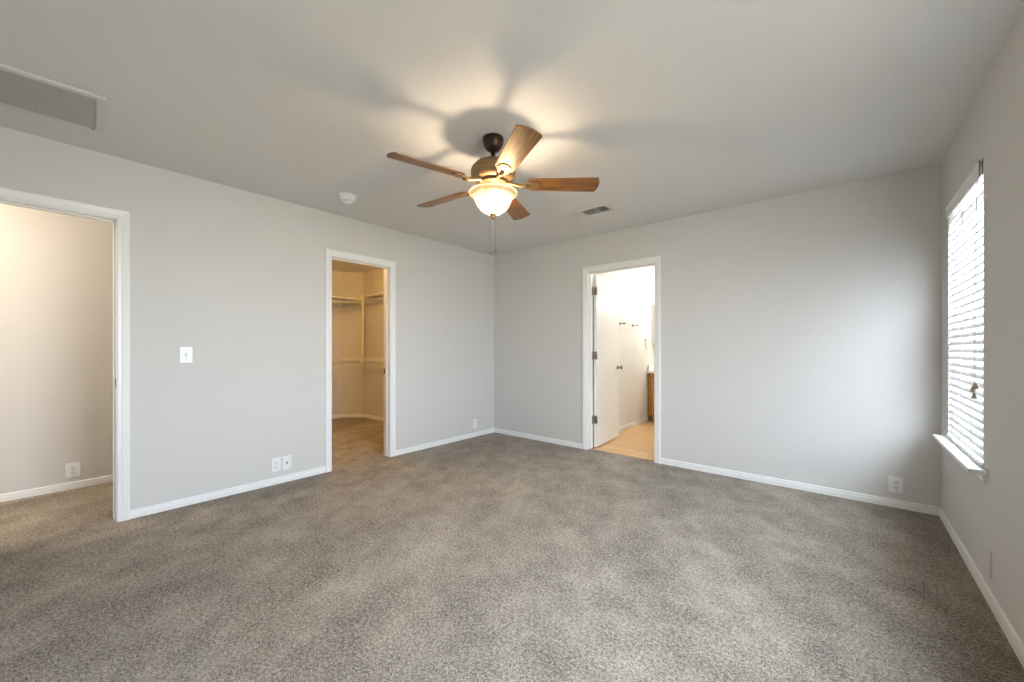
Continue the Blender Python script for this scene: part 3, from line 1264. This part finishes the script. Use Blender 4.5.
# ------------------------------------------------------------------ bathroom
vx0, vx1, vy0 = BX0 + 0.012, -0.95, 6.17
va_ = empty('vanity_cabinet', ((vx0 + vx1) / 2, (vy0 + BY1) / 2, -0.004))
tag(va_, 'oak bathroom vanity with a white top seen through the open door', 'cabinet')
r0 = Vector(va_.location)


def vb(mb, lo, hi, bev=0.0015):
    mb.box(Vector(lo) - r0, Vector(hi) - r0, bev)


mb = MB()
vb(mb, (vx0, vy0 + 0.02, 0.09), (vx1, BY1 - 0.001, 0.765))
vb(mb, (vx0 + 0.01, vy0 + 0.09, -0.0035), (vx1 - 0.01, BY1 - 0.01, 0.092))
mb.build('cabinet_body', M['oak'], va_)
nd_ = 3
for k in range(nd_):
    xa = vx0 + 0.012 + k * (vx1 - vx0 - 0.024) / nd_ + 0.006
    xb = vx0 + 0.012 + (k + 1) * (vx1 - vx0 - 0.024) / nd_ - 0.006
    dmb = MB()
    za, zb2, sw = 0.11, 0.745, 0.055
    vb(dmb, (xa, vy0, za), (xa + sw, vy0 + 0.019, zb2), 0.003)
    vb(dmb, (xb - sw, vy0, za), (xb, vy0 + 0.019, zb2), 0.003)
    vb(dmb, (xa + sw, vy0, za), (xb - sw, vy0 + 0.019, za + sw), 0.003)
    vb(dmb, (xa + sw, vy0, zb2 - sw), (xb - sw, vy0 + 0.019, zb2), 0.003)
    vb(dmb, (xa + sw - 0.002, vy0 + 0.009, za + sw - 0.002), (xb - sw + 0.002, vy0 + 0.019, zb2 - sw + 0.002), 0.0)
    do = dmb.build('cabinet_door', M['oak'], va_)
mb = MB()
vb(mb, (vx0, vy0 - 0.03, 0.766), (vx1 + 0.015, BY1 - 0.001, 0.800), 0.006)
vb(mb, (vx0, vy0 + 0.01, 0.799), (vx0 + 0.018, BY1 - 0.02, 0.890), 0.004)
vb(mb, (vx0 + 0.018, BY1 - 0.019, 0.799), (vx1 + 0.015, BY1 - 0.001, 0.890), 0.004)
o = mb.build('countertop', M['counter'], va_)
o['label'] = 'white countertop with side splash'

mc = empty('medicine_cabinet', (BX0, 6.56, 1.55))
tag(mc, 'pale wall cabinet over the side of the bathroom vanity', 'cabinet')
mb = MB()
mb.box((0.0005, -0.17, -0.33), (0.085, 0.20, 0.33), 0.003)
mb.build('cabinet_box', M['door'], mc)
mb = MB()
mb.box((0.0855, -0.165, -0.325), (0.100, 0.195, 0.325), 0.003)
mb.build('cabinet_door', M['door'], mc)

tb = empty('towel_bar', (BX0, 5.40, 1.505))
tag(tb, 'short towel bar on two nickel posts behind the bathroom door', 'towel bar')
for y in (-0.22, 0.22):
    mb = MB()
    mt = Matrix.Translation((0, y, 0)) @ Matrix.Rotation(PI / 2, 4, 'Y')
    mb.lathe([(0, 0), (0.027, 0), (0.027, 0.006), (0.018, 0.012), (0.010, 0.018), (0.009, 0.058), (0.014, 0.064), (0.014, 0.082),
              (0.009, 0.088), (0, 0.088)], 20, mt, cap=False)
    mb.build('post', M['hinge'], tb)
mb = MB()
mb.tube([(0.073, -0.22, 0), (0.073, 0.22, 0)], 0.0055, 12)
mb.build('bar', M['plastic'], tb)

tr_ = empty('towel_ring', (BX0, 6.10, 1.30))
tag(tr_, 'round towel ring on the bathroom wall left of the vanity', 'towel ring')
mb = MB()
mb.lathe([(0, 0), (0.025, 0), (0.025, 0.006), (0.012, 0.012), (0.010, 0.040), (0.0, 0.042)], 20,
         Matrix.Rotation(PI / 2, 4, 'Y'), cap=False)
mb.build('mount', M['chrome'], tr_)
mb = MB()
R_ = 0.075
mb.tube([(0.036, R_ * math.sin(2 * PI * i / 36), -R_ + R_ * math.cos(2 * PI * i / 36)) for i in range(36)], 0.0045, 8, closed=True)
mb.build('ring', M['chrome'], tr_)
